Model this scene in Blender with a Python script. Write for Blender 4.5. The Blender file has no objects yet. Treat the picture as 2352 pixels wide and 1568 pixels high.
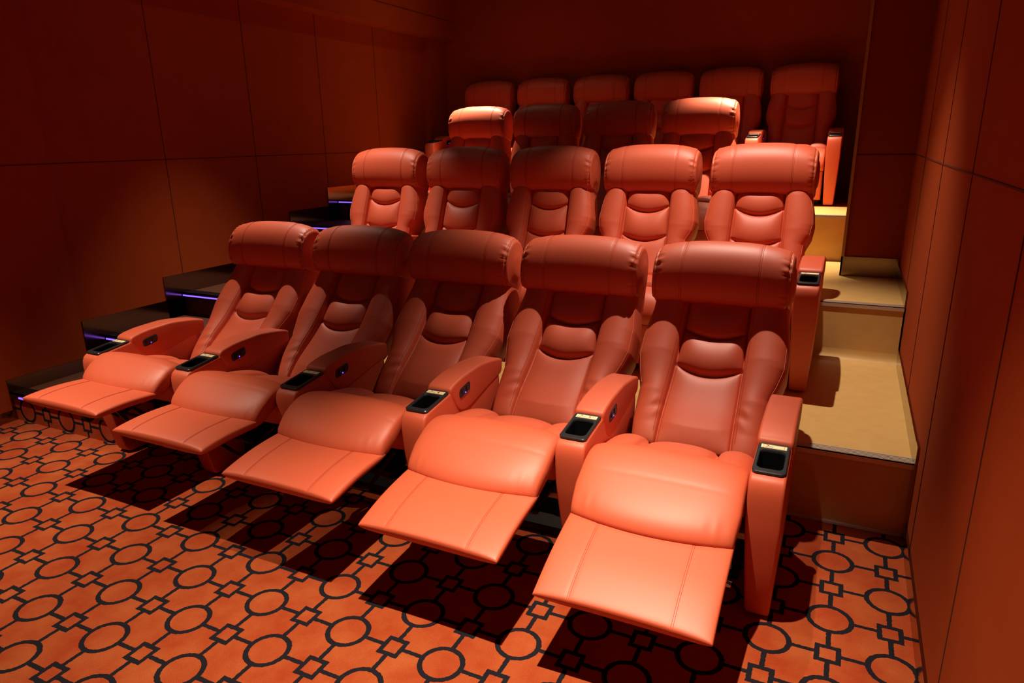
import bpy, bmesh, math, random
from mathutils import Vector, Matrix
import numpy as np

random.seed(3)
U = 0.2                      # one carpet-pattern pitch in metres; all layout numbers below are in pitches
scene = bpy.context.scene
COL = scene.collection

# ------------------------------------------------------------------ camera
yaw, pitch, roll = -0.452, -0.285, -0.017
fw = Vector((math.sin(yaw)*math.cos(pitch), math.cos(yaw)*math.cos(pitch), math.sin(pitch)))
rt = fw.cross(Vector((0, 0, 1))).normalized(); up = rt.cross(fw)
r2 = rt*math.cos(roll)+up*math.sin(roll); u2 = -rt*math.sin(roll)+up*math.cos(roll)
cd = bpy.data.cameras.new('camera'); cam = bpy.data.objects.new('camera', cd); COL.objects.link(cam)
cam.matrix_world = Matrix(((r2.x, u2.x, -fw.x, 7.483*U), (r2.y, u2.y, -fw.y, -8.275*U), (r2.z, u2.z, -fw.z, 8.657*U), (0, 0, 0, 1)))
cd.sensor_width = 36; cd.sensor_fit = 'HORIZONTAL'; cd.lens = 1579.626/2352*36; cd.clip_start = 0.02
scene.camera = cam

# ------------------------------------------------------------------ world, lamps, exposure
w = bpy.data.worlds.new('world'); scene.world = w; w.use_nodes = True
w.node_tree.nodes['Background'].inputs[0].default_value = (1.0, 0.35, 0.15, 1)
w.node_tree.nodes['Background'].inputs[1].default_value = 0.0
vs = scene.view_settings
vs.view_transform = 'Standard'; vs.look = 'None'; vs.gamma = 1; vs.use_curve_mapping = False; vs.exposure = -0.12

WARM = (1.0, 0.80, 0.58)
LZ = 19.6
def spot(x, y, tx, ty, watts, size, blend, rad=0.02, col=WARM):
    d = bpy.data.lights.new('ceiling_spot', 'SPOT'); o = bpy.data.objects.new('ceiling_spot', d); COL.objects.link(o)
    d.energy = watts; d.spot_size = math.radians(size); d.spot_blend = blend; d.shadow_soft_size = rad; d.color = col
    o.location = (x*U, y*U, LZ*U)
    o.rotation_euler = (Vector((tx-x, ty-y, -LZ))).to_track_quat('-Z', 'Y').to_euler()
    return o
def spill(x, y, watts, col=WARM):
    return spot(x, y, x, y, watts, 165, 1.0, 0.03, col)
# downlights in the ceiling: two columns, three rows
for x in (-11.0, 3.9):
    right = x > 0
    tx = 3.6 if right else -10.2
    spot(x, -2.3, tx, -1.0, 1330 if right else 860, 54 if right else 57, 1.0, col=(1.0, 0.85, 0.64))
    spot(x, 12.0, x, 11.4, 480 if right else 440, 64 if right else 57, 0.75, col=(1.0, 0.82, 0.67))
    spot(x, 24.3, x, 24.1, 1350, 47, 0.9)
    for y in (-2.3, 12.0, 24.3):
        spill(x, y, 8 if (y > 20 and not right) else (3 if right else 4.5))

# ------------------------------------------------------------------ material helpers
def mat(name, col, rough=0.5, metal=0.0, spec=0.5, emit=None, es=0.0):
    m = bpy.data.materials.new(name); m.use_nodes = True
    b = m.node_tree.nodes['Principled BSDF']
    b.inputs['Base Color'].default_value = (*col, 1); b.inputs['Roughness'].default_value = rough
    b.inputs['Metallic'].default_value = metal; b.inputs['Specular IOR Level'].default_value = spec
    if emit: b.inputs['Emission Color'].default_value = (*emit, 1); b.inputs['Emission Strength'].default_value = es
    return m
def nodes(m): return m.node_tree.nodes, m.node_tree.links, m.node_tree.nodes['Principled BSDF']
def noise_bump(m, scale, strength, dist=0.002, detail=3, coord='Object'):
    n, l, b = nodes(m)
    tc = n.new('ShaderNodeTexCoord'); nz = n.new('ShaderNodeTexNoise'); nz.inputs['Scale'].default_value = scale; nz.inputs['Detail'].default_value = detail
    bp = n.new('ShaderNodeBump'); bp.inputs['Strength'].default_value = strength; bp.inputs['Distance'].default_value = dist
    l.new(tc.outputs[coord], nz.inputs['Vector']); l.new(nz.outputs['Fac'], bp.inputs['Height']); l.new(bp.outputs['Normal'], b.inputs['Normal'])
    return nz
def noise_mix(m, c1, c2, scale, detail=2, coord='Object'):
    n, l, b = nodes(m)
    tc = n.new('ShaderNodeTexCoord'); nz = n.new('ShaderNodeTexNoise'); nz.inputs['Scale'].default_value = scale; nz.inputs['Detail'].default_value = detail
    mx = n.new('ShaderNodeMix'); mx.data_type = 'RGBA'
    mx.inputs[6].default_value = (*c1, 1); mx.inputs[7].default_value = (*c2, 1)
    l.new(tc.outputs[coord], nz.inputs['Vector']); l.new(nz.outputs['Fac'], mx.inputs[0]); l.new(mx.outputs[2], b.inputs['Base Color'])
    return mx

LEATHER = mat('orange_leather', (0.63, 0.102, 0.041), 0.52, spec=0.6)
noise_bump(LEATHER, 700, 0.10, 0.0006)
STITCH = mat('stitch_thread', (0.42, 0.035, 0.015), 0.7)
WHITE_STITCH = mat('pale_stitch_thread', (0.80, 0.27, 0.16), 0.6)
BLACK = mat('black_plastic', (0.018, 0.018, 0.021), 0.32, spec=0.5)
DARKMETAL = mat('dark_metal', (0.03, 0.025, 0.022), 0.4, metal=0.6)
STEEL = mat('bare_steel', (0.35, 0.30, 0.26), 0.35, metal=1.0)
STICKER = mat('cream_sticker', (0.80, 0.74, 0.42), 0.5)
REDINK = mat('red_ink', (0.60, 0.02, 0.02), 0.6)
BLUEINK = mat('blue_grey_ink', (0.22, 0.26, 0.38), 0.6)
BLUELED = mat('blue_led', (0.02, 0.02, 0.1), 0.4, emit=(0.12, 0.07, 1.0), es=3.0)
LEDSTRIP = mat('violet_blue_led_strip', (0.05, 0.03, 0.3), 0.4, emit=(0.16, 0.07, 1.0), es=3.2)
SKIRT = mat('bronze_mirror_steel', (0.30, 0.20, 0.12), 0.14, metal=1.0)
NOSING = mat('ribbed_aluminium', (0.66, 0.56, 0.44), 0.5, metal=0.7)
BLACKTRIM = mat('black_nosing', (0.008, 0.007, 0.007), 0.35)
GROOVE = mat('dark_groove', (0.10, 0.016, 0.003), 0.9)
CEIL = mat('ceiling_paint', (0.04, 0.012, 0.006), 0.9)
FABRIC = mat('orange_wall_fabric', (0.40, 0.085, 0.014), 0.92, spec=0.15)
noise_mix(FABRIC, (0.34, 0.050, 0.005), (0.40, 0.063, 0.008), 6, 5)
noise_bump(FABRIC, 900, 0.25, 0.0008)
AISLE = mat('brown_aisle_tread', (0.11, 0.035, 0.013), 0.6)
WELL = mat('black_well', (0.004, 0.004, 0.005), 0.35, spec=0.3)
VINYL = mat('tan_vinyl', (0.58, 0.36, 0.13), 0.42, spec=0.4)
noise_mix(VINYL, (0.58, 0.35, 0.11), (0.72, 0.46, 0.16), 14, 8)
WHITEFILL = mat('pale_filler', (0.6, 0.55, 0.48), 0.7)
SCREEN = mat('dim_screen_wall', (0.25, 0.10, 0.06), 0.9)

def carpet_material(name, vertical=False, zoff=0.0):
    """orange pile with a lattice of black rings and little squares joined by bars"""
    m = mat(name, (0.6, 0.1, 0.03), 0.95, spec=0.1); n, l, b = nodes(m)
    tc = n.new('ShaderNodeTexCoord')
    sc = n.new('ShaderNodeVectorMath'); sc.operation = 'SCALE'; sc.inputs['Scale'].default_value = 1/U
    l.new(tc.outputs['Object'], sc.inputs[0])
    # soft pile wobble
    nz = n.new('ShaderNodeTexNoise'); nz.inputs['Scale'].default_value = 16; nz.inputs['Detail'].default_value = 3
    l.new(sc.outputs[0], nz.inputs['Vector'])
    sb = n.new('ShaderNodeVectorMath'); sb.operation = 'SUBTRACT'; sb.inputs[1].default_value = (0.5, 0.5, 0.5); l.new(nz.outputs['Color'], sb.inputs[0])
    s2 = n.new('ShaderNodeVectorMath'); s2.operation = 'SCALE'; s2.inputs['Scale'].default_value = 0.035; l.new(sb.outputs[0], s2.inputs[0])
    ad = n.new('ShaderNodeVectorMath'); ad.operation = 'ADD'; l.new(sc.outputs[0], ad.inputs[0]); l.new(s2.outputs[0], ad.inputs[1])
    sp = n.new('ShaderNodeSeparateXYZ'); l.new(ad.outputs[0], sp.inputs[0])
    def M(op, a, bb=None, c=None):
        q = n.new('ShaderNodeMath'); q.operation = op
        for i, v in enumerate((a, bb, c)):
            if v is None: continue
            if isinstance(v, (int, float)): q.inputs[i].default_value = v
            else: l.new(v, q.inputs[i])
        return q.outputs[0]
    X = sp.outputs['X']; Y = M('ADD', sp.outputs['Z'], zoff) if vertical else sp.outputs['Y']
    rx = M('ROUND', X); ry = M('ROUND', Y)
    fx = M('ABSOLUTE', M('SUBTRACT', X, rx)); fy = M('ABSOLUTE', M('SUBTRACT', Y, ry))
    par = M('FLOORED_MODULO', M('ADD', rx, ry), 2.0)               # 0 = ring, 1 = square
    r = M('SQRT', M('ADD', M('MULTIPLY', fx, fx), M('MULTIPLY', fy, fy)))
    ring = M('LESS_THAN', M('ABSOLUTE', M('SUBTRACT', r, 0.372)), 0.047)
    mxy = M('MAXIMUM', M('MULTIPLY', fx, 1.06), fy)
    sq = M('LESS_THAN', M('ABSOLUTE', M('SUBTRACT', mxy, 0.183)), 0.047)
    bar = M('LESS_THAN', M('MINIMUM', fx, fy), 0.043)
    barR = M('MULTIPLY', bar, M('GREATER_THAN', r, 0.36))
    barS = M('MULTIPLY', bar, M('GREATER_THAN', mxy, 0.18))
    ringall = M('MAXIMUM', ring, barR); sqall = M('MAXIMUM', sq, barS)
    isr = M('LESS_THAN', par, 0.5)
    mask = M('ADD', M('MULTIPLY', ringall, isr), M('MULTIPLY', sqall, M('SUBTRACT', 1.0, isr)))
    n2 = n.new('ShaderNodeTexNoise'); n2.inputs['Scale'].default_value = 1.1; n2.inputs['Detail'].default_value = 4; n2.inputs['Roughness'].default_value = 0.6
    l.new(sc.outputs[0], n2.inputs['Vector'])
    cr = n.new('ShaderNodeValToRGB'); cr.color_ramp.elements[0].position = 0.32; cr.color_ramp.elements[1].position = 0.7
    cr.color_ramp.elements[0].color = (0.37, 0.046, 0.012, 1); cr.color_ramp.elements[1].color = (0.46, 0.100, 0.028, 1)
    l.new(n2.outputs['Fac'], cr.inputs['Fac'])
    n3 = n.new('ShaderNodeTexNoise'); n3.inputs['Scale'].default_value = 90; n3.inputs['Detail'].default_value = 2
    l.new(sc.outputs[0], n3.inputs['Vector'])
    mul = n.new('ShaderNodeMix'); mul.data_type = 'RGBA'; mul.blend_type = 'MULTIPLY'; mul.inputs[0].default_value = 0.75
    gr = n.new('ShaderNodeValToRGB'); gr.color_ramp.elements[0].position = 0.3; gr.color_ramp.elements[1].position = 0.6
    gr.color_ramp.elements[0].color = (0.45, 0.42, 0.4, 1)
    l.new(n3.outputs['Fac'], gr.inputs['Fac']); l.new(cr.outputs['Color'], mul.inputs[6]); l.new(gr.outputs['Color'], mul.inputs[7])
    mx = n.new('ShaderNodeMix'); mx.data_type = 'RGBA'; l.new(mask, mx.inputs[0]); l.new(mul.outputs[2], mx.inputs[6])
    mx.inputs[7].default_value = (0.012, 0.010, 0.014, 1)
    l.new(mx.outputs[2], b.inputs['Base Color'])
    bp = n.new('ShaderNodeBump'); bp.inputs['Strength'].default_value = 0.35; bp.inputs['Distance'].default_value = 0.003
    l.new(n3.outputs['Fac'], bp.inputs['Height']); l.new(bp.outputs['Normal'], b.inputs['Normal'])
    return m
CARPET = carpet_material('patterned_carpet')
CARPET_V = carpet_material('patterned_carpet_riser', True, 3.6)

# ------------------------------------------------------------------ object helpers
def link(name, mesh, m, parent=None):
    o = bpy.data.objects.new(name, mesh); COL.objects.link(o)
    if m and not mesh.materials: mesh.materials.append(m)
    if parent: o.parent = parent
    return o
def smooth(me, ang=None):
    for p in me.polygons: p.use_smooth = True
def from_np(name, verts, faces, m, parent=None, sm=True, off=(0, 0, 0)):
    v = (np.asarray(verts, float)-np.array(off))*U
    me = bpy.data.meshes.new(name); me.from_pydata([tuple(a) for a in v], [], faces); me.update()
    if sm: smooth(me)
    return link(name, me, m, parent)
def box_bm(bm, x0, x1, y0, y1, z0, z1):
    vs_ = [bm.verts.new((x*U, y*U, z*U)) for x in (x0, x1) for y in (y0, y1) for z in (z0, z1)]
    for f in ((0, 1, 3, 2), (4, 6, 7, 5), (0, 4, 5, 1), (2, 3, 7, 6), (0, 2, 6, 4), (1, 5, 7, 3)):
        bm.faces.new([vs_[i] for i in f])
def boxes(name, lst, m, parent=None, bevel=0.0, off=(0, 0, 0)):
    bm = bmesh.new()
    for b in lst: box_bm(bm, b[0]-off[0], b[1]-off[0], b[2]-off[1], b[3]-off[1], b[4]-off[2], b[5]-off[2])
    if bevel: bmesh.ops.bevel(bm, geom=bm.edges[:], offset=bevel*U, segments=2, affect='EDGES')
    me = bpy.data.meshes.new(name); bm.to_mesh(me); bm.free()
    return link(name, me, m, parent)
def struct(o, **k):
    o['kind'] = 'structure'
    for a, b in k.items(): o[a] = b
    return o
def thing(o, label, cat, group=None):
    o['label'] = label; o['category'] = cat
    if group: o['group'] = group
    return o
def tube(name, pts, rad, m, parent=None, off=(0, 0, 0), sides=5):
    pts = [np.array(p, float)-np.array(off) for p in pts]
    V, F = [], []
    for i, p in enumerate(pts):
        t = pts[min(i+1, len(pts)-1)]-pts[max(i-1, 0)]; t /= (np.linalg.norm(t)+1e-9)
        a = np.cross(t, [0.3, 0.2, 1.0]); a /= (np.linalg.norm(a)+1e-9); b = np.cross(t, a)
        for k in range(sides):
            g = 2*math.pi*k/sides; V.append(p+rad*(a*math.cos(g)+b*math.sin(g)))
    for i in range(len(pts)-1):
        for k in range(sides):
            F.append((i*sides+k, i*sides+(k+1) % sides, (i+1)*sides+(k+1) % sides, (i+1)*sides+k))
    return V, F
def tubes(plist, rad, m, target, off=(0, 0, 0)):
    """sew thread rows into an existing cushion's mesh"""
    me = target.data
    if m.name not in me.materials: me.materials.append(m)
    mi = list(me.materials).index(m)
    bm = bmesh.new(); bm.from_mesh(me)
    for pts in plist:
        v, f = tube('', pts, rad, m, off=off)
        bv = [bm.verts.new(Vector(p)*U) for p in v]
        for q in f:
            fc = bm.faces.new([bv[i] for i in q]); fc.material_index = mi; fc.smooth = True
    bm.to_mesh(me); bm.free()
def bar(name, a, b, rad, m, parent, off):
    v, f = tube('', [a, b], rad, m, off=off, sides=8)
    f = f+[tuple(range(8)), tuple(range(15, 7, -1))]
    return from_np(name, v, f, m, parent, True)

# --- puffed cushion swept along a side profile (y, z)
class Cushion:
    def __init__(s, prof, W, Tt, Tb, h=None, px=5.0, pt=5.0, bow=None, nx=70, nt=60, split=None):
        s.split = split
        P = np.array(prof, float)
        # Catmull-Rom resample
        Q = np.vstack([2*P[0]-P[1], P, 2*P[-1]-P[-2]]); out = []
        for i in range(len(P)-1):
            p0, p1, p2, p3 = Q[i], Q[i+1], Q[i+2], Q[i+3]
            for k in range(24):
                t = k/24
                out.append(0.5*((2*p1)+(-p0+p2)*t+(2*p0-5*p1+4*p2-p3)*t*t+(-p0+3*p1-3*p2+p3)*t**3))
        out.append(P[-1]); s.c = np.array(out)
        d = np.linalg.norm(np.diff(s.c, axis=0), axis=1); s.L = np.concatenate([[0], np.cumsum(d)]); s.len = s.L[-1]; s.L /= s.len
        s.W = W if callable(W) else (lambda t, w=W: w)
        s.Tt = Tt if callable(Tt) else (lambda t, w=Tt: w)
        s.Tb = Tb if callable(Tb) else (lambda t, w=Tb: w)
        s.h = h; s.px = px; s.pt = pt; s.bow = bow; s.nx = nx; s.nt = nt
    def base(s, t):
        y = np.interp(t, s.L, s.c[:, 0]); z = np.interp(t, s.L, s.c[:, 1])
        e = 0.01; a = max(t-e, 0); b = min(t+e, 1)
        ty = np.interp(b, s.L, s.c[:, 0])-np.interp(a, s.L, s.c[:, 0]); tz = np.interp(b, s.L, s.c[:, 1])-np.interp(a, s.L, s.c[:, 1])
        n = math.hypot(ty, tz); ty /= n; tz /= n
        return y, z, -tz, ty           # normal = tangent turned left (profile runs front to back, so up/front)
    def pt_(s, sx, t, top=True):
        y, z, ny, nz = s.base(t)
        ex = max(0.0, 1-abs(sx)**s.px)**(1/s.px); tt = abs(2*t-1)
        et = max(0.0, 1-tt**s.pt)**(1/s.pt)
        x = sx*s.W(t)
        k = ex*et
        if top:
            o = s.Tt(t)*k
            if s.h: o += s.h(x, t, sx)*min(1.0, k*1.6)
        else: o = -s.Tb(t)*k
        if s.bow:
            dy, dz = s.bow(sx, t); y += dy; z += dz
        return (x, y+ny*o, z+nz*o)
    def build(s, name, m, parent, off, xc=0.0):
        nx, nt = s.nx, s.nt
        sv = [math.sin(math.pi/2*(2*i/nx-1))*0.55+0.45*(2*i/nx-1) for i in range(nx+1)]
        sv[0] = -1; sv[-1] = 1
        if s.split:
            g_ = np.concatenate([np.linspace(0, .40, 14), np.linspace(.43, .57, 17), np.linspace(.60, .88, 14), np.linspace(.90, 1, 10)])
            sv = list(-g_[::-1])+list(g_[1:]); nx = len(sv)-1
        tv = [0.5+0.5*(0.5*math.sin(math.pi/2*(2*j/nt-1))+0.5*(2*j/nt-1)) for j in range(nt+1)]
        tv[0] = 0; tv[-1] = 1
        V = []; idx = {}
        def vid(i, j, top):
            edge = i in (0, nx) or j in (0, nt)
            key = (i, j, True if edge else top)
            sxv = sv[i]
            if s.split:
                f = s.split(tv[j])/s.W(tv[j]); a = abs(sxv)
                sxv = math.copysign(f*a*2 if a < .5 else f+(1-f)*(a-.5)*2, sxv)
            if key not in idx:
                idx[key] = len(V); p = s.pt_(sxv, tv[j], key[2]); V.append((p[0]+xc, p[1], p[2]))
            return idx[key]
        F = []
        for i in range(nx):
            for j in range(nt):
                F.append((vid(i, j, True), vid(i+1, j, True), vid(i+1, j+1, True), vid(i, j+1, True)))
                F.append((vid(i, j, False), vid(i, j+1, False), vid(i+1, j+1, False), vid(i+1, j, False)))
        return from_np(name, V, F, m, parent, True, off)
    def line(s, pts, lift=0.004, xc=0.0):
        out = []
        for x, t in pts:
            y, z, ny, nz = s.base(t); p = s.pt_(x/s.W(t), t); out.append((p[0]+xc, p[1]+ny*lift, p[2]+nz*lift))
        return out

def gauss(x, s): return math.exp(-(x/s)**2)
def lerp(a, b, t): return a+(b-a)*t
def interp(t, pts): return float(np.interp(t, [p[0] for p in pts], [p[1] for p in pts]))

# ------------------------------------------------------------------ the recliner
PITCH = 3.55
OY = 5.0     # chair origin sits at local y = 5 on the floor

def back_cushion(prof, t1, t2, Wp):
    wc = lambda t: lerp(0.80, 0.70, t)
    def h(x, t, sx):
        a = abs(x); c = wc(t); W = interp(t, Wp)
        out = 0.0
        if a < c:
            q = a/c
            smile = 0.055*(1-q*q)          # seams sag in the middle
            s1, s2 = t1-smile, t2-smile    # t1 lower seam, t2 upper seam
            cross = (1-q**4)
            if t < s1:
                u = t/s1; seg = 0.10*(1-(max(0, u-0.55)/0.45)**5)*min(1, u*4)
            elif t < s2:
                u = (t-s1)/(s2-s1); seg = 0.20*(math.sin(math.pi*u**0.85)**0.55 if 0 < u < 1 else 0)
            else:
                u = min(1, (t-s2)/(0.20)); seg = 0.17*(math.sin(math.pi*min(u, .97)**0.85)**0.55 if u > 0 else 0)
                if u > 0.7: seg = max(seg, 0.09)
            out += seg*cross
            out -= 0.045*(gauss(t-s1, 0.010)+gauss(t-s2, 0.010))
        else:
            q = (a-c)/(W-c)
            b = interp(t, [(0, 0.05), (0.10, 0.10), (0.25, 0.24), (0.5, 0.30), (0.75, 0.26), (1, 0.14)])
            dome = (4*q*(1-q))**0.45 if 0 < q < 1 else 0
            out += b*dome
            # gathered creases at the foot of the bolster
            out += 0.016*math.sin((t*90+q*7))*gauss(t-0.17, 0.05)*gauss(q-0.25, 0.28)
        out -= 0.06*gauss(a-c, 0.028)
        return out
    return Cushion(prof, lambda t: interp(t, Wp), lambda t: 0.30, lambda t: 0.55, h, px=6, pt=9, nx=104, nt=170, split=wc), wc

def head_roll(y0, z0, tilt, name, parent, xc, off, W=1.60, drop=0.15, hs=1.08):
    # closed outline in the side view, front at -y; (y, z) from the front bottom corner
    P = [(0.28, -0.02), (0.02, 0.03), (-0.14, 0.28), (-0.20, 0.62), (-0.14, 0.98), (0.06, 1.25), (0.36, 1.38), (0.68, 1.30), (0.90, 1.02), (0.98, 0.60), (0.92, 0.15), (0.75, -0.10), (0.5, -0.08)]
    P = np.array(P)*[1.05, hs]; n = len(P); C = []
    for i in range(n):
        p0, p1, p2, p3 = P[i-1], P[i], P[(i+1) % n], P[(i+2) % n]
        for k in range(6):
            t = k/6; C.append(0.5*((2*p1)+(-p0+p2)*t+(2*p0-5*p1+4*p2-p3)*t*t+(-p0+3*p1-3*p2+p3)*t**3))
    C = np.array(C); cen = np.array([0.42, 0.62*hs]); m = len(C)
    ca, sa = math.cos(tilt), math.sin(tilt)
    nx = 96; V = []; F = []
    def pos(sx, k, extra=0.0):
        e = max(0, 1-abs(sx)**6)**(1/6)
        sc = 0.55+0.45*e if abs(sx) < 1 else 0.55
        d = C[k]-cen; L = np.linalg.norm(d)
        a = abs(sx)*W
        g = -0.010*gauss(a-0.885, 0.030)
        ang = 2*math.pi*k/m
        wr = 0.027*math.sin(ang*31+2.2*math.sin(ang*5)+(3 if sx > 0 else 0))*gauss(a-(W-0.14), 0.095)
        g2 = -0.035*gauss(a-(W-0.085), 0.020)
        q = cen+d*sc+d/L*(g+wr+g2+extra)
        q = q.copy(); q[1] -= drop*abs(sx)**2.5*(0.4+0.6*q[1]/1.3)
        y = q[0]*ca+q[1]*sa; z = -q[0]*sa+q[1]*ca
        return (xc+sx*W, y0+y, z0+z)
    sv = [math.copysign(abs(v)**0.8, v) for v in np.linspace(-1, 1, nx+1)]
    sv = [0.75*math.sin(math.pi/2*v)+0.25*v for v in np.linspace(-1, 1, nx+1)]
    for i, sx in enumerate(sv):
        for k in range(m): V.append(pos(sx, k))
    for i in range(nx):
        for k in range(m):
            F.append((i*m+k, i*m+(k+1) % m, (i+1)*m+(k+1) % m, (i+1)*m+k))
    # domed ends
    for side in (0, 1):
        i0 = 0 if side == 0 else nx*m
        ring = list(range(i0, i0+m)); sgn = -1 if side == 0 else 1
        c3 = np.mean([V[r] for r in ring], axis=0)
        prev = ring
        for s_, o_ in ((0.82, 0.035), (0.5, 0.055), (0.2, 0.06)):
            new = []
            for r in ring:
                p = c3+(np.array(V[r])-c3)*s_; p[0] += sgn*o_; new.append(len(V)); V.append(tuple(p))
            for k in range(m):
                q = (prev[k], prev[(k+1) % m], new[(k+1) % m], new[k]); F.append(q if side else q[::-1])
            prev = new
        F.append(tuple(prev) if side else tuple(prev[::-1]))
    o = from_np(name, V, F, LEATHER, parent, True, off)
    # thread: two double rows over the front, one pale row at each end
    L1, L2 = [], []
    for a in (-0.865, -0.905, 0.865, 0.905):
        L1.append([pos(a/W, k, 0.004) for k in list(range(0, int(m*0.62)))])
    for a in (-1, 1):
        L2.append([pos(a*(W-0.085)/W, k, 0.016) for k in list(range(4, int(m*0.62)))])
    tubes(L1, 0.0035, STITCH, o, off)
    tubes(L2, 0.006, WHITE_STITCH, o, off)
    return o

def rounded_profile(name, poly, x0, x1, m, parent, off, bev=0.07, seg=3, subs=None, flare=0.0):
    bm = bmesh.new()
    poly = [np.array(p, float) for p in poly]
    # round the polygon corners a little by one Chaikin pass
    for _ in range(2):
        q = []
        for i in range(len(poly)):
            a, b = poly[i], poly[(i+1) % len(poly)]
            d = np.linalg.norm(b-a); e = min(0.25, 0.10/max(d, 1e-6)) if d > 0.4 else 0.25
            q.append(a+(b-a)*e); q.append(b-(b-a)*e)
        poly = q
    n = len(poly)
    def tw(z): return 1-0.28*max(0, 1-z/2.2) if name == 'arm_body' else 1
    A = [bm.verts.new(((x0*tw(p[1])-off[0])*U, (p[0]-off[1])*U, (p[1]-off[2])*U)) for p in poly]
    B = [bm.verts.new(((x1*tw(p[1])-off[0])*U, (p[0]-off[1])*U, (p[1]-off[2])*U)) for p in poly]
    fa = bm.faces.new(A); fb = bm.faces.new(B[::-1])
    for i in range(n): bm.faces.new((A[i], B[i], B[(i+1) % n], A[(i+1) % n]))
    bmesh.ops.recalc_face_normals(bm, faces=bm.faces[:])
    ed = list({e for f in (fa, fb) for e in f.edges})
    bmesh.ops.bevel(bm, geom=ed, offset=bev*U, segments=seg, profile=0.5, affect='EDGES', clamp_overlap=True)
    me = bpy.data.meshes.new(name); bm.to_mesh(me); bm.free(); smooth(me)
    o = link(name, me, m, parent)
    return o

ARM_BODY = [(3.44, 0.04), (3.16, 1.2), (3.00, 2.0), (2.93, 2.6), (2.93, 2.95), (3.04, 3.13), (4.10, 3.262), (4.6, 3.27), (6.50, 3.0), (6.45, 2.2), (6.30, 0.06)]
ARM_PAD = [(4.04, 3.24), (4.08, 3.40), (4.60, 3.49), (5.5, 3.52), (6.2, 3.43), (6.62, 3.34), (6.64, 3.24), (6.60, 2.95), (5.9, 2.84), (4.95, 2.64), (4.62, 2.62), (4.38, 2.72), (4.22, 2.95)]
SLOPE = math.atan2(0.12, 1.0)
_arm_cache = {}

def eval_mesh(obj):
    dg = bpy.context.evaluated_depsgraph_get(); dg.update()
    me = bpy.data.meshes.new_from_object(obj.evaluated_get(dg)); return me

def plate_xf(lx, ly, lz):
    """plate-local (across, along slope, up) -> arm-local"""
    c, s = math.cos(SLOPE), math.sin(SLOPE)
    return (lx, 3.57+ly*c-lz*s, 3.205+ly*s+lz*c)

def rrect(hx, hy, r, n=6):
    pts = []
    for cx, cy, a0 in ((hx-r, hy-r, 0), (-hx+r, hy-r, 90), (-hx+r, -hy+r, 180), (hx-r, -hy+r, 270)):
        for k in range(n+1):
            a = math.radians(a0+90*k/n); pts.append((cx+r*math.cos(a), cy+r*math.sin(a)))
    return pts

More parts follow.
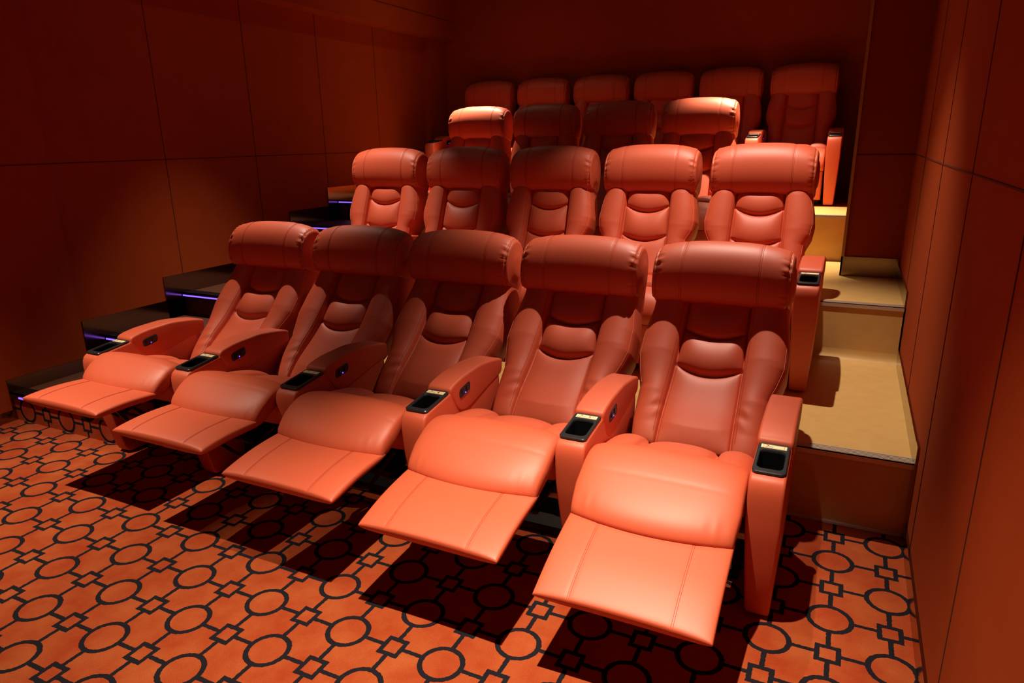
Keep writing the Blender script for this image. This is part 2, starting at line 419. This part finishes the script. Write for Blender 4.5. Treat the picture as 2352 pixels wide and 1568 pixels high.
def arm_meshes():
    if _arm_cache: return _arm_cache
    o = rounded_profile('arm_body', ARM_BODY, -0.30, 0.30, LEATHER, None, (0, 0, 0), bev=0.055)
    # cut the cup well
    ring = rrect(0.232, 0.335, 0.09)
    bm = bmesh.new()
    A = [bm.verts.new(Vector(plate_xf(x, y-0.07, 0.3))*U) for x, y in ring]; B = [bm.verts.new(Vector(plate_xf(x, y-0.07, -0.62))*U) for x, y in ring]
    bm.faces.new(A); bm.faces.new(B[::-1])
    for i in range(len(ring)): bm.faces.new((A[i], B[i], B[(i+1) % len(ring)], A[(i+1) % len(ring)]))
    bmesh.ops.recalc_face_normals(bm, faces=bm.faces[:])
    cm = bpy.data.meshes.new('cut'); bm.to_mesh(cm); bm.free(); co = bpy.data.objects.new('cut', cm); COL.objects.link(co)
    md = o.modifiers.new('b', 'BOOLEAN'); md.operation = 'DIFFERENCE'; md.object = co; md.solver = 'EXACT'
    me = eval_mesh(o); me.name = 'arm_body'
    bpy.data.objects.remove(co); bpy.data.objects.remove(o)
    if len(me.polygons) < 20: raise RuntimeError('arm cut failed')
    if not me.materials: me.materials.append(LEATHER)
    # flat shading on the big flats, smooth on the rest
    me.set_sharp_from_angle(angle=math.radians(38))
    _arm_cache['body'] = me
    p = rounded_profile('arm_pad', ARM_PAD, -0.315, 0.315, LEATHER, None, (0, 0, 0), bev=0.10, seg=5)
    _arm_cache['pad'] = p.data; p.data.set_sharp_from_angle(angle=math.radians(50)); bpy.data.objects.remove(p)
    # black cup holder: frame, lip, well
    V, F = [], []
    loops = []
    def loop(hx, hy, r, z, dy=0.0):
        i0 = len(V)
        for x, y in rrect(hx, hy, r): V.append(plate_xf(x, y+dy, z))
        loops.append((i0, len(V)-i0))
    loop(0.276, 0.495, 0.08, -0.01); loop(0.276, 0.495, 0.08, 0.028); loop(0.262, 0.481, 0.07, 0.042)
    loop(0.222, 0.315, 0.10, 0.042, -0.07); loop(0.214, 0.307, 0.10, 0.030, -0.07); loop(0.208, 0.300, 0.095, 0.0, -0.07); loop(0.20, 0.292, 0.095, -0.56, -0.07)
    for a, b in zip(loops[:-1], loops[1:]):
        n = a[1]
        for k in range(n): F.append((a[0]+k, a[0]+(k+1) % n, b[0]+(k+1) % n, b[0]+k))
    F.append(tuple(range(loops[-1][0], loops[-1][0]+loops[-1][1])))
    h = from_np('cup_holder', V, F, BLACK); h.data.materials.append(WELL)
    for p_ in h.data.polygons:
        if p_.index >= 5*28: p_.material_index = 1
    h.data.set_sharp_from_angle(angle=math.radians(35)); _arm_cache['cup'] = h.data; bpy.data.objects.remove(h)
    # control panel on the +x face
    ring = rrect(0.25, 0.115, 0.085, 8); V, F = [], []
    for (sc, dx) in ((1.0, 0.0), (1.0, 0.012), (0.9, 0.022), (0.86, 0.014)):
        for y, z in ring: V.append((0.312+dx, 4.66+y*sc, 3.15+z*sc+y*sc*0.16))
    n = len(ring)
    for j in range(3):
        for k in range(n): F.append((j*n+k, j*n+(k+1) % n, (j+1)*n+(k+1) % n, (j+1)*n+k))
    F.append(tuple(range(3*n, 4*n)))
    h = from_np('control_panel', V, F, BLACK); h.data.set_sharp_from_angle(angle=math.radians(35)); _arm_cache['ctrl'] = h.data; bpy.data.objects.remove(h)
    bm = bmesh.new()
    for cy in (4.56, 4.76):
        box_bm(bm, 0.325, 0.345, cy-0.05, cy+0.05, 3.10+(cy-4.66)*.16, 3.20+(cy-4.66)*.16)
    bmesh.ops.bevel(bm, geom=bm.edges[:], offset=0.008*U, segments=2, affect='EDGES')
    me = bpy.data.meshes.new('switch'); bm.to_mesh(me); bm.free(); me.materials.append(BLACK); _arm_cache['switch'] = me
    bm = bmesh.new(); box_bm(bm, 0.325, 0.338, 4.655, 4.685, 3.075, 3.10); me = bpy.data.meshes.new('indicator_light'); bm.to_mesh(me); bm.free(); me.materials.append(BLUELED); _arm_cache['led'] = me
    # sticker
    def stk(x, y, z): return plate_xf(x*1.06, y-0.090, z-0.016)
    def quad(name, pts, m, z):
        v = [stk(x, y, z) for x, y in pts]
        q = from_np(name, v, [tuple(range(len(pts)))], m, None, False); d = q.data; bpy.data.objects.remove(q); return d
    V, F = [], []
    for z in (0.058, 0.064):
        for x, y in ((-0.205, 0.385), (0.205, 0.385), (0.205, 0.505), (-0.205, 0.505)): V.append(stk(x, y, z))
    F = [(4, 5, 6, 7), (0, 1, 5, 4), (1, 2, 6, 5), (2, 3, 7, 6), (3, 0, 4, 7)]
    q = from_np('number_sticker', V, F, STICKER, None, False); _arm_cache['sticker'] = q.data; bpy.data.objects.remove(q)
    # red swirl mark, border lines
    pts = []; V = []; F = []
    for k in range(9):
        a = math.radians(150-k*32); r_ = 0.034-0.002*k
        cx, cy = -0.105, 0.462; V.append(stk(cx+r_*math.cos(a), cy+r_*math.sin(a)*0.9, 0.0655)); V.append(stk(cx+(r_-0.016)*math.cos(a), cy+(r_-0.016)*math.sin(a)*0.9, 0.0655))
    for k in range(8): F.append((2*k, 2*k+1, 2*k+3, 2*k+2))
    n = len(V)
    for quadp in ([(-0.135, 0.405), (-0.12, 0.405), (-0.085, 0.455), (-0.10, 0.458)], [(-0.170, 0.395), (-0.165, 0.395), (-0.165, 0.495), (-0.170, 0.495)], [(0.165, 0.395), (0.170, 0.395), (0.170, 0.495), (0.165, 0.495)],
                  [(-0.175, 0.395), (0.175, 0.395), (0.175, 0.3985), (-0.175, 0.3985)], [(-0.175, 0.4925), (0.175, 0.4925), (0.175, 0.4955), (-0.175, 0.4955)]):
        n = len(V); V += [stk(x, y, 0.0655) for x, y in quadp]; F.append((n, n+1, n+2, n+3))
    q = from_np('sticker_mark', V, F, REDINK, None, False); _arm_cache['mark'] = q.data; bpy.data.objects.remove(q)
    _arm_cache['bluebar'] = quad('sticker_mark', [(-0.085, 0.425), (-0.01, 0.425), (-0.005, 0.442), (-0.08, 0.442)], BLUEINK, 0.0655)
    return _arm_cache

_num_cache = {}
def number_mesh(s):
    if s in _num_cache: return _num_cache[s]
    cu = bpy.data.curves.new('n', 'FONT'); cu.body = s; cu.size = 0.125; cu.align_x = 'CENTER'; cu.align_y = 'CENTER'; cu.offset = 0.002
    o = bpy.data.objects.new('n', cu); COL.objects.link(o); me = eval_mesh(o); bpy.data.objects.remove(o)
    for v in me.vertices:
        x, y = v.co.x, v.co.y; v.co = Vector(plate_xf(0.066+x*0.95, 0.355+y, 0.0497))*U
    # small down-pointing triangle after the digit
    bm = bmesh.new(); bm.from_mesh(me)
    t = [bm.verts.new(Vector(plate_xf(x*1.06, y-0.090, 0.0497))*U) for x, y in ((0.112, 0.458), (0.128, 0.430), (0.144, 0.458))]; bm.faces.new(t)
    bm.to_mesh(me); bm.free(); me.materials.clear(); me.materials.append(REDINK); me.name = 'seat_number'
    _num_cache[s] = me; return me

def put(name, me, parent, loc):
    o = bpy.data.objects.new(name, me); COL.objects.link(o); o.parent = parent; o.location = Vector(loc)*U; return o
def make_arm(parent, dx, number=None, control=True, sticker=True):
    c = arm_meshes()
    loc = (dx, -OY, 0)
    a = put('armrest', c['body'], parent, loc)
    put('arm_pad', c['pad'], a, (0, 0, 0)); h = put('cup_holder', c['cup'], a, (0, 0, 0)); h['label'] = 'black plastic cup holder'
    if sticker:
        s = put('number_sticker', c['sticker'], a, (0, 0, 0)); s['label'] = 'cream sticker with red number' if number else 'cream sticker with red mark'
        put('sticker_mark', c['mark'], a, (0, 0, 0)); put('sticker_mark', c['bluebar'], a, (0, 0, 0))
        if number: put('seat_number', number_mesh(number), a, (0, 0, 0))
    if control:
        q = put('control_panel', c['ctrl'], a, (0, 0, 0)); put('switch', c['switch'], a, (0, 0, 0)); l_ = put('indicator_light', c['led'], a, (0, 0, 0)); l_['label'] = 'blue indicator light'
    return a

def make_root(name, x, y, z):
    o = bpy.data.objects.new(name, None); COL.objects.link(o); o.location = (x*U, y*U, z*U); o.empty_display_size = 0.1
    return o
OFF = (0, OY, 0)

def stitches(cu, wc, t0, t1, parent, t_s1, t_s2):
    L = []
    for sx in (-1, 1):
        L.append(cu.line([(sx*(wc(t)+0.085), t) for t in np.linspace(t0, t1, 70)], 0.004))
    tubes(L, 0.005, STITCH, parent, OFF)
    O = []
    for sx in (-1, 1):
        O.append(cu.line([(sx*cu.W(t)*0.955, t) for t in np.linspace(0.30, 0.84, 36)], 0.004))
    tubes(O, 0.005, WHITE_STITCH, parent, OFF)

def base_parts(root, upright):
    boxes('base_frame', [(-1.30, 1.30, 4.5, 6.2, 0.0, 0.22)], DARKMETAL, root, off=OFF)
    for b in ((-1.30, -1.18, 4.3, 6.2, 0.2, 1.9), (1.18, 1.30, 4.3, 6.2, 0.2, 1.9), (-1.18, 1.18, 6.0, 6.1, 0.2, 1.9)):
        boxes('frame_plate', [b], DARKMETAL, root, off=OFF)
    boxes('cross_beam', [(-1.46, 1.46, 5.3, 5.5, 0.9, 1.05)], DARKMETAL, root, off=OFF)

def mechanism(root, fy, fz, jy, jz):
    # black steel lazy-tongs carrying the raised footrest
    V = []
    L = []
    for sx in (-1.05, 1.05):
        L += [[(sx, 4.6, 1.2), (sx, 3.2, 2.0)], [(sx, 4.6, 1.8), (sx, 3.0, 1.45)], [(sx, 3.2, 2.0), (sx, 2.2, 1.6)], [(sx, 3.0, 1.45), (sx, 2.1, jz-0.30)], [(sx, 2.2, 1.6), (sx, fy+0.75, lerp(fz, jz, 0.45)-0.22)]]
    L.append([(-1.05, 3.05, 1.55), (1.05, 3.05, 1.55)])
    for a, b in L: bar('linkage_bar', a, b, 0.05, DARKMETAL, root, OFF)
    for x0, x1 in ((-1.46, -1.05), (1.05, 1.46)):
        b = boxes('mounting_bracket', [(x0, x1, 3.6, 3.75, 1.5, 1.62)], STEEL, root, off=OFF); b['label'] = 'bare steel bracket'

def recliner_open(x, y, z, fy, fz, jz, J, number, last):
    root = make_root('recliner', x, y+OY, z)
    prof = [(5.85, 1.95), (6.35, 2.42), (7.20, 3.05), (7.95, 3.80), (8.60, 4.65), (9.0, 5.45)]
    Wp = [(0, 1.36), (0.10, 1.42), (0.28, 1.46), (0.38, 1.60), (0.47, 1.70), (0.6, 1.69), (0.75, 1.58), (1, 1.52)]
    cu, wc = back_cushion(prof, 0.45, 0.66, Wp)
    b = cu.build('backrest', LEATHER, root, OFF); stitches(cu, wc, 0.06, 0.82, b, 0.45, 0.66)
    h = head_roll(8.05, 4.90, math.radians(18), 'headrest', root, -0.03, OFF, hs=1.10)
    seat_parts_open(root, fy, fz, jz, J)
    base_parts(root, False); mechanism(root, fy, fz, 2.3, jz)
    make_arm(root, -PITCH/2, number)
    if last: make_arm(root, PITCH/2, None, control=False)
    return root

def seat_parts_open(root, fy, fz, jz, J):
    # seat cushion with two side bolsters
    def hs(x, t, sx):
        a = abs(x); d = 0.12*(1-(a/0.72)**2.6) if a < 0.72 else 0.15*(4*min(1, (a-0.72)/0.72)*(1-min(1, (a-0.72)/0.72)))**0.6
        return d-0.09*gauss(a-0.72, 0.045)
    s = Cushion([(3.1, 2.48), (3.6, 2.52), (4.1, 2.45), (4.55, 2.34), (5.05, 2.14)], 1.46, 0.27, 0.5, hs, px=7, pt=5, nx=60, nt=40)
    s.build('seat_cushion', LEATHER, root, OFF)
    # leg pad: big puffed roll in front of the seat
    def hp(x, t, sx):
        k = gauss(t-0.10, 0.10)*(gauss(abs(sx)-0.80, 0.16))
        return -0.010*k*abs(math.sin(x*14))-0.012*gauss(t-0.47, 0.010)+0.03*(1-sx*sx)
    lp = Cushion([(J, jz-0.08), (J+0.14, jz+0.10), (J+0.52, jz+0.36), (lerp(J+0.52, 3.6, 0.40), lerp(jz+0.45, 2.90, 0.55)), (lerp(J+0.52, 3.6, 0.78), 2.84), (3.62, 2.66)], lambda t: interp(t, [(0, 1.42), (0.3, 1.47), (1, 1.45)]), 0.24, 0.42, hp, px=3.6, pt=4.2,
                 bow=lambda sx, t: (-0.17*(1-sx*sx)*max(0, 1-t*2.2), -0.04*(1-sx*sx)*max(0, 1-t*2.2)), nx=84, nt=64)
    o = lp.build('leg_pad', LEATHER, root, OFF)
    tubes([lp.line([(q*1.38, 0.47) for q in np.linspace(-1, 1, 40)], 0.002)], 0.0045, STITCH, o, OFF)
    # footrest slab
    def hf(x, t, sx):
        return -0.007*gauss(abs(x)-0.825, 0.03)+0.02*(1-sx*sx)
    fr = Cushion([(fy, fz-0.06), (lerp(fy, J, 0.5), lerp(fz, jz, 0.5)-0.02), (J+0.10, jz-0.06)], 1.43, 0.115, 0.20, hf, px=3.6, pt=4.2,
                 bow=lambda sx, t: (0.03*(1-sx*sx)*max(0, 1-t*3), 0), nx=84, nt=56)
    o = fr.build('footrest', LEATHER, root, OFF)
    L = []
    for a in (-0.81, -0.84, 0.81, 0.84): L.append(fr.line([(a, t) for t in np.linspace(0.02, 0.93, 30)], 0.003))
    tubes(L, 0.0035, STITCH, o, OFF)

def recliner_closed(x, y, z, last, sticker=True, first=None):
    root = make_root('recliner', x, y+OY, z)
    prof = [(6.05, 2.1), (6.40, 2.7), (6.88, 3.6), (7.22, 4.5), (7.50, 5.3), (7.70, 6.0)]
    Wp = [(0, 1.36), (0.10, 1.42), (0.26, 1.45), (0.38, 1.46), (0.46, 1.62), (0.54, 1.67), (0.64, 1.62), (0.75, 1.52), (1, 1.50)]
    cu, wc = back_cushion(prof, 0.42, 0.655, Wp)
    b = cu.build('backrest', LEATHER, root, OFF); stitches(cu, wc, 0.06, 0.82, b, 0.42, 0.655)
    head_roll(6.98, 5.16, math.radians(6), 'headrest', root, 0, OFF, W=1.56, hs=1.13)
    def hs(x, t, sx):
        a = abs(x); d = 0.05*(1-(a/0.72)**4) if a < 0.72 else 0.08*(4*min(1, (a-0.72)/0.72)*(1-min(1, (a-0.72)/0.72)))**0.6
        return d-0.06*gauss(a-0.72, 0.03)
    s = Cushion([(3.7, 2.48), (4.3, 2.50), (5.0, 2.42), (6.2, 2.20)], 1.46, 0.26, 0.5, hs, px=7, pt=9, nx=50, nt=30)
    s.build('seat_cushion', LEATHER, root, OFF)
    lp = Cushion([(3.22, 1.62), (3.20, 1.95), (3.38, 2.28), (3.8, 2.44), (4.3, 2.46)], 1.45, 0.22, 0.3, None, px=5, pt=4, nx=50, nt=40)
    lp.build('leg_pad', LEATHER, root, OFF)
    fr = Cushion([(3.55, 0.28), (3.40, 0.95), (3.30, 1.62)], 1.43, 0.10, 0.16, None, px=4, pt=5, nx=40, nt=30)
    fr.build('footrest', LEATHER, root, OFF)
    base_parts(root, True)
    make_arm(root, -PITCH/2, None, True, sticker)
    if last: make_arm(root, PITCH/2, None, False, sticker)
    return root

def copy_tree(o, parent=None):
    c = o.copy(); COL.objects.link(c)
    if parent: c.parent = parent
    for ch in list(o.children): copy_tree(ch, c)
    return c

# ------------------------------------------------------------------ the room
X0, X1, YB, YF, ZC = -17.0, 9.40, 32.5, -22.0, 20.0
T1, T2, T3 = 1.77, 3.59, 5.44
R1, R2, R3 = 7.65, 15.05, 23.15
PJ = 0.30            # the front part of the left wall stands this much proud
SX = -11.25          # seat platform starts here, the left aisle steps fill the rest
struct(boxes('floor', [(X0, X1, YF, R1+0.2, -0.3, 0.0)], CARPET))
struct(boxes('seat_platform', [(SX, X1, R1, YB, -0.2, T1)], VINYL), label='tan vinyl seating platform, lowest tier')
struct(boxes('seat_platform', [(SX, X1, R2, YB, T1, T2)], VINYL), label='tan vinyl seating platform, second tier')
struct(boxes('seat_platform', [(X0, X1, R3, YB, T2, T3)], VINYL), label='tan vinyl seating platform, top tier')
# left aisle steps: y of the riser, height of the tread
LS = [(3.75, 0.93), (7.45, 1.88), (11.0, 2.80), (14.8, 3.72), (18.4, 4.72), (21.3, 5.72)]
for i, (y, z) in enumerate(LS):
    y1 = LS[i+1][0] if i+1 < len(LS) else 25.6
    s = struct(boxes('stair_step', [(X0, SX, y, y1+0.01, 0.0, z)], AISLE))
# the lowest riser is carpeted
cr = struct(boxes('stair_riser', [(X0+0.001, SX, LS[0][0]-0.03, LS[0][0], 0.0, LS[0][1]-0.16)], CARPET_V))
struct(boxes('stair_riser', [(SX-0.03, SX, LS[0][0], R1, 0.0, LS[0][1]-0.02)], CARPET_V))
# black nosings with violet-blue LED strips
for i, (y, z) in enumerate(LS):
    nm = ['lowest', 'second', 'third', 'fourth', 'fifth', 'topmost'][i]
    struct(boxes('stair_nosing', [(X0+0.02, SX, y-0.10, y+0.42, z-0.005, z+0.035), (X0+0.02, SX, y-0.10, y-0.03, z-0.17, z+0.035)], BLACKTRIM))
    o = boxes('led_strip_light', [(X0+(0.8 if i == 0 else 0.10), SX-(1.2 if i == 0 else 0.05), y-0.125, y-0.10, z-0.105, z-0.055)], LEDSTRIP)
    thing(o, 'violet-blue LED strip under the nosing of the %s step in the left aisle' % nm, 'led strip', 'LED strips on the left aisle steps')
# aluminium nosings on the right aisle
for i, (y, z, xa) in enumerate(((R1, T1, 6.6), (R2, T2, 6.6), (R3, T3, 6.2))):
    xb = X1-0.04 if i < 2 else 7.5
    lst = [(xa, xb, y-0.035, y+0.0, z-0.11, z+0.018), (xa, xb, y-0.035, y+0.30, z, z+0.018)]
    lst += [(xa, xb, y+0.02+0.07*k, y+0.05+0.07*k, z+0.018, z+0.03) for k in range(4)]
    struct(boxes('trim_%d' % (i+1), lst, NOSING))
struct(boxes('trim_4', [(6.9, 9.35, R1-0.07, R1-0.0, 0.0, 0.07)], WHITEFILL, bevel=0.01))
# coved foot of the second riser
cv = [(R2-0.30, T1), (R2-0.16, T1+0.03), (R2-0.06, T1+0.10), (R2-0.01, T1+0.22), (R2, T1+0.36)]
V = []; F = []
for xx in (6.6, X1-0.02):
    for y, z in cv: V.append((xx, y, z))
for k in range(4): F.append((k, k+1, k+6, k+5))
struct(from_np('riser_cove', V, F, VINYL))

# left wall with panel joints, soffit, back wall, right wall, pilaster, ceiling, front wall
struct(boxes('wall_left', [(X0-0.6, X0, YF, YB+0.6, -0.3, ZC)], FABRIC))
lines = [(X0-0.01, X0+0.012, y-0.014, y+0.014, 0, 14.7) for y in (6.4, 11.12, 15.85, 20.6, 25.3)]
lines = lines[1:]; lines.append((X0+PJ-0.01, X0+PJ+0.012, YF, 6.4, 8.125, 8.155)); lines.append((X0-0.01, X0+0.012, 6.4, YB, 8.125, 8.155))
for k, b in enumerate(lines): struct(boxes('trim_%d' % (5+k), [b], GROOVE))
struct(boxes('wall_left_soffit', [(X0, X0+1.0, YF, YB, 14.7, ZC)], FABRIC))
struct(boxes('trim_12', [(X0+0.99, X0+1.012, YF, YB, 15.75, 15.79)], GROOVE))
struct(boxes('wall_left_return', [(X0, X0+0.35, 30.3, YB, T3, 14.7)], FABRIC))
struct(boxes('wall_back', [(X0-0.6, X1+0.6, YB, YB+0.6, 0, ZC)], FABRIC))
struct(boxes('wall_right', [(X1, X1+0.6, YF, YB+0.6, -0.3, ZC)], FABRIC))
rl = [(X1-0.012, X1+0.01, y-0.014, y+0.014, 0, ZC) for y in (-3.1, 1.65, 6.4, 11.15, 15.9)] + [(X1-0.012, X1+0.01, YF, 19.96, 7.935, 7.965)]
for k, b in enumerate(rl): struct(boxes('trim_%d' % (13+k), [b], GROOVE))
struct(boxes('wall_right_pilaster', [(7.52, X1, 19.96, YB, T2, ZC)], FABRIC))
struct(boxes('trim_20', [(7.50, X1, 19.945, 19.96, 7.93, 7.97)], GROOVE))
struct(boxes('trim_21', [(7.46, 7.56, 19.88, 20.0, T2+0.72, ZC)], mat('lit_edge', (0.55, 0.25, 0.08), 0.6)))  # pale strip: light on the pilaster's left face put into the colour
struct(boxes('ceiling', [(X0-0.6, X1+0.6, YF, YB+0.6, ZC, ZC+0.4)], CEIL))
struct(boxes('wall_front', [(X0-0.6, X1+0.6, YF-0.6, YF, -0.3, ZC)], SCREEN))

# bronze mirror skirting following the steps
sk = []
t = 0.05
for i, (y, z) in enumerate(LS):
    yn = LS[i+1][0] if i+1 < len(LS) else 26.0
    top = z+[0.46, 0.76, 0.80, 0.76, 0.78, 0.72][i]
    e_ = 0.12 if i == 0 else 0.85
    sk.append((X0, X0+t, y-e_, y, 0 if i == 0 else LS[i-1][1], top)); sk.append((X0, X0+t, y, yn, z, top))
sk.append((X0, X0+t, YF, LS[0][0]-0.12, 0, 0.36))
sk2 = [(a+PJ, b+PJ, c, min(d, 6.4), e, f) for a, b, c, d, e, f in sk if c < 6.4]
struct(boxes('baseboard_left', [q for q in sk if q[3] > 6.4], SKIRT))
struct(boxes('baseboard_left_front', sk2, SKIRT))
struct(boxes('wall_left_front', [(X0, X0+PJ, YF, 6.4, 0, 14.7)], FABRIC))
sr = [(X1-t, X1, YF, R1-0.35, 0, 0.45), (X1-t, X1, R1-0.35, R1, 0, T1+0.55), (X1-t, X1, R1, R2-0.0, T1, T1+0.52), (X1-t, X1, R2-0.45+0.9, 19.96, T2, T2+0.5), (X1-t, X1, R2+0.0, R2+0.45, T1, T2+0.5)]
struct(boxes('baseboard_right', sr, SKIRT))
struct(boxes('baseboard_pilaster', [(7.46, X1-t, 19.90, 19.96, T2, T2+0.72), (7.46, 7.52, 19.90, R3, T2, T2+0.72)], SKIRT))

# ------------------------------------------------------------------ chairs
CX = [4.98-PITCH*k for k in range(5)][::-1]
fr = [(0.92, 2.70, 2.66, 2.52), (0.80, 2.50, 2.54, 2.40), (0.65, 2.22, 2.44, 2.30), (0.52, 1.98, 2.33, 2.20), (0.40, 1.66, 2.24, 2.12)]
names = ['leftmost recliner of the front row, footrest raised beside the left aisle steps',
         'second recliner from the left in the front row, footrest raised',
         'middle recliner of the five in the front row, footrest raised',
         'fourth recliner from the left in the front row, footrest raised',
         'nearest recliner, right end of the front row, with two armrests showing']
for i in range(5):
    r = recliner_open(CX[i], 0, 0, *fr[i], str(i+1), i == 4)
    thing(r, 'orange-red leather '+names[i], 'recliner', 'recliners in the front row')

protoL = recliner_closed(4.98, 7.81, T1, True)
thing(protoL, 'orange-red leather recliner at the right end of the second row, beside the aisle', 'recliner', 'recliners in the second row')
proto = recliner_closed(4.98-PITCH, 7.81, T1, False)
thing(proto, 'orange-red leather recliner, fourth from the left in the second row', 'recliner', 'recliners in the second row')
ordn = ['leftmost', 'second from the left', 'third from the left', 'fourth from the left', 'fifth from the left', 'rightmost']
for k in (2, 1, 0):
    c = copy_tree(proto); c.location = (CX[k]*U, (7.81+OY)*U, T1*U)
    thing(c, 'orange-red leather recliner, %s in the second row' % ordn[k], 'recliner', 'recliners in the second row')
lab3 = ['leftmost in the third row, its headrest top brightly lit', 'second from the left in the third row', 'third from the left of the four in the third row', 'rightmost of the four in the third row, its headrest top brightly lit']
for k in range(4):
    c = copy_tree(proto if k < 3 else protoL); c.location = ((1.38-PITCH*(3-k))*U, (15.65+OY)*U, T2*U)
    thing(c, 'orange-red leather recliner, '+lab3[k], 'recliner', 'recliners in the third row')
for k in range(6):
    c = copy_tree(protoL if k == 5 else proto); c.location = ((4.85-PITCH*(5-k))*U, (23.9+OY)*U, T3*U)
    thing(c, 'dimly lit orange-red leather recliner, %s of the six in the back row' % ordn[k], 'recliner', 'recliners in the back row')
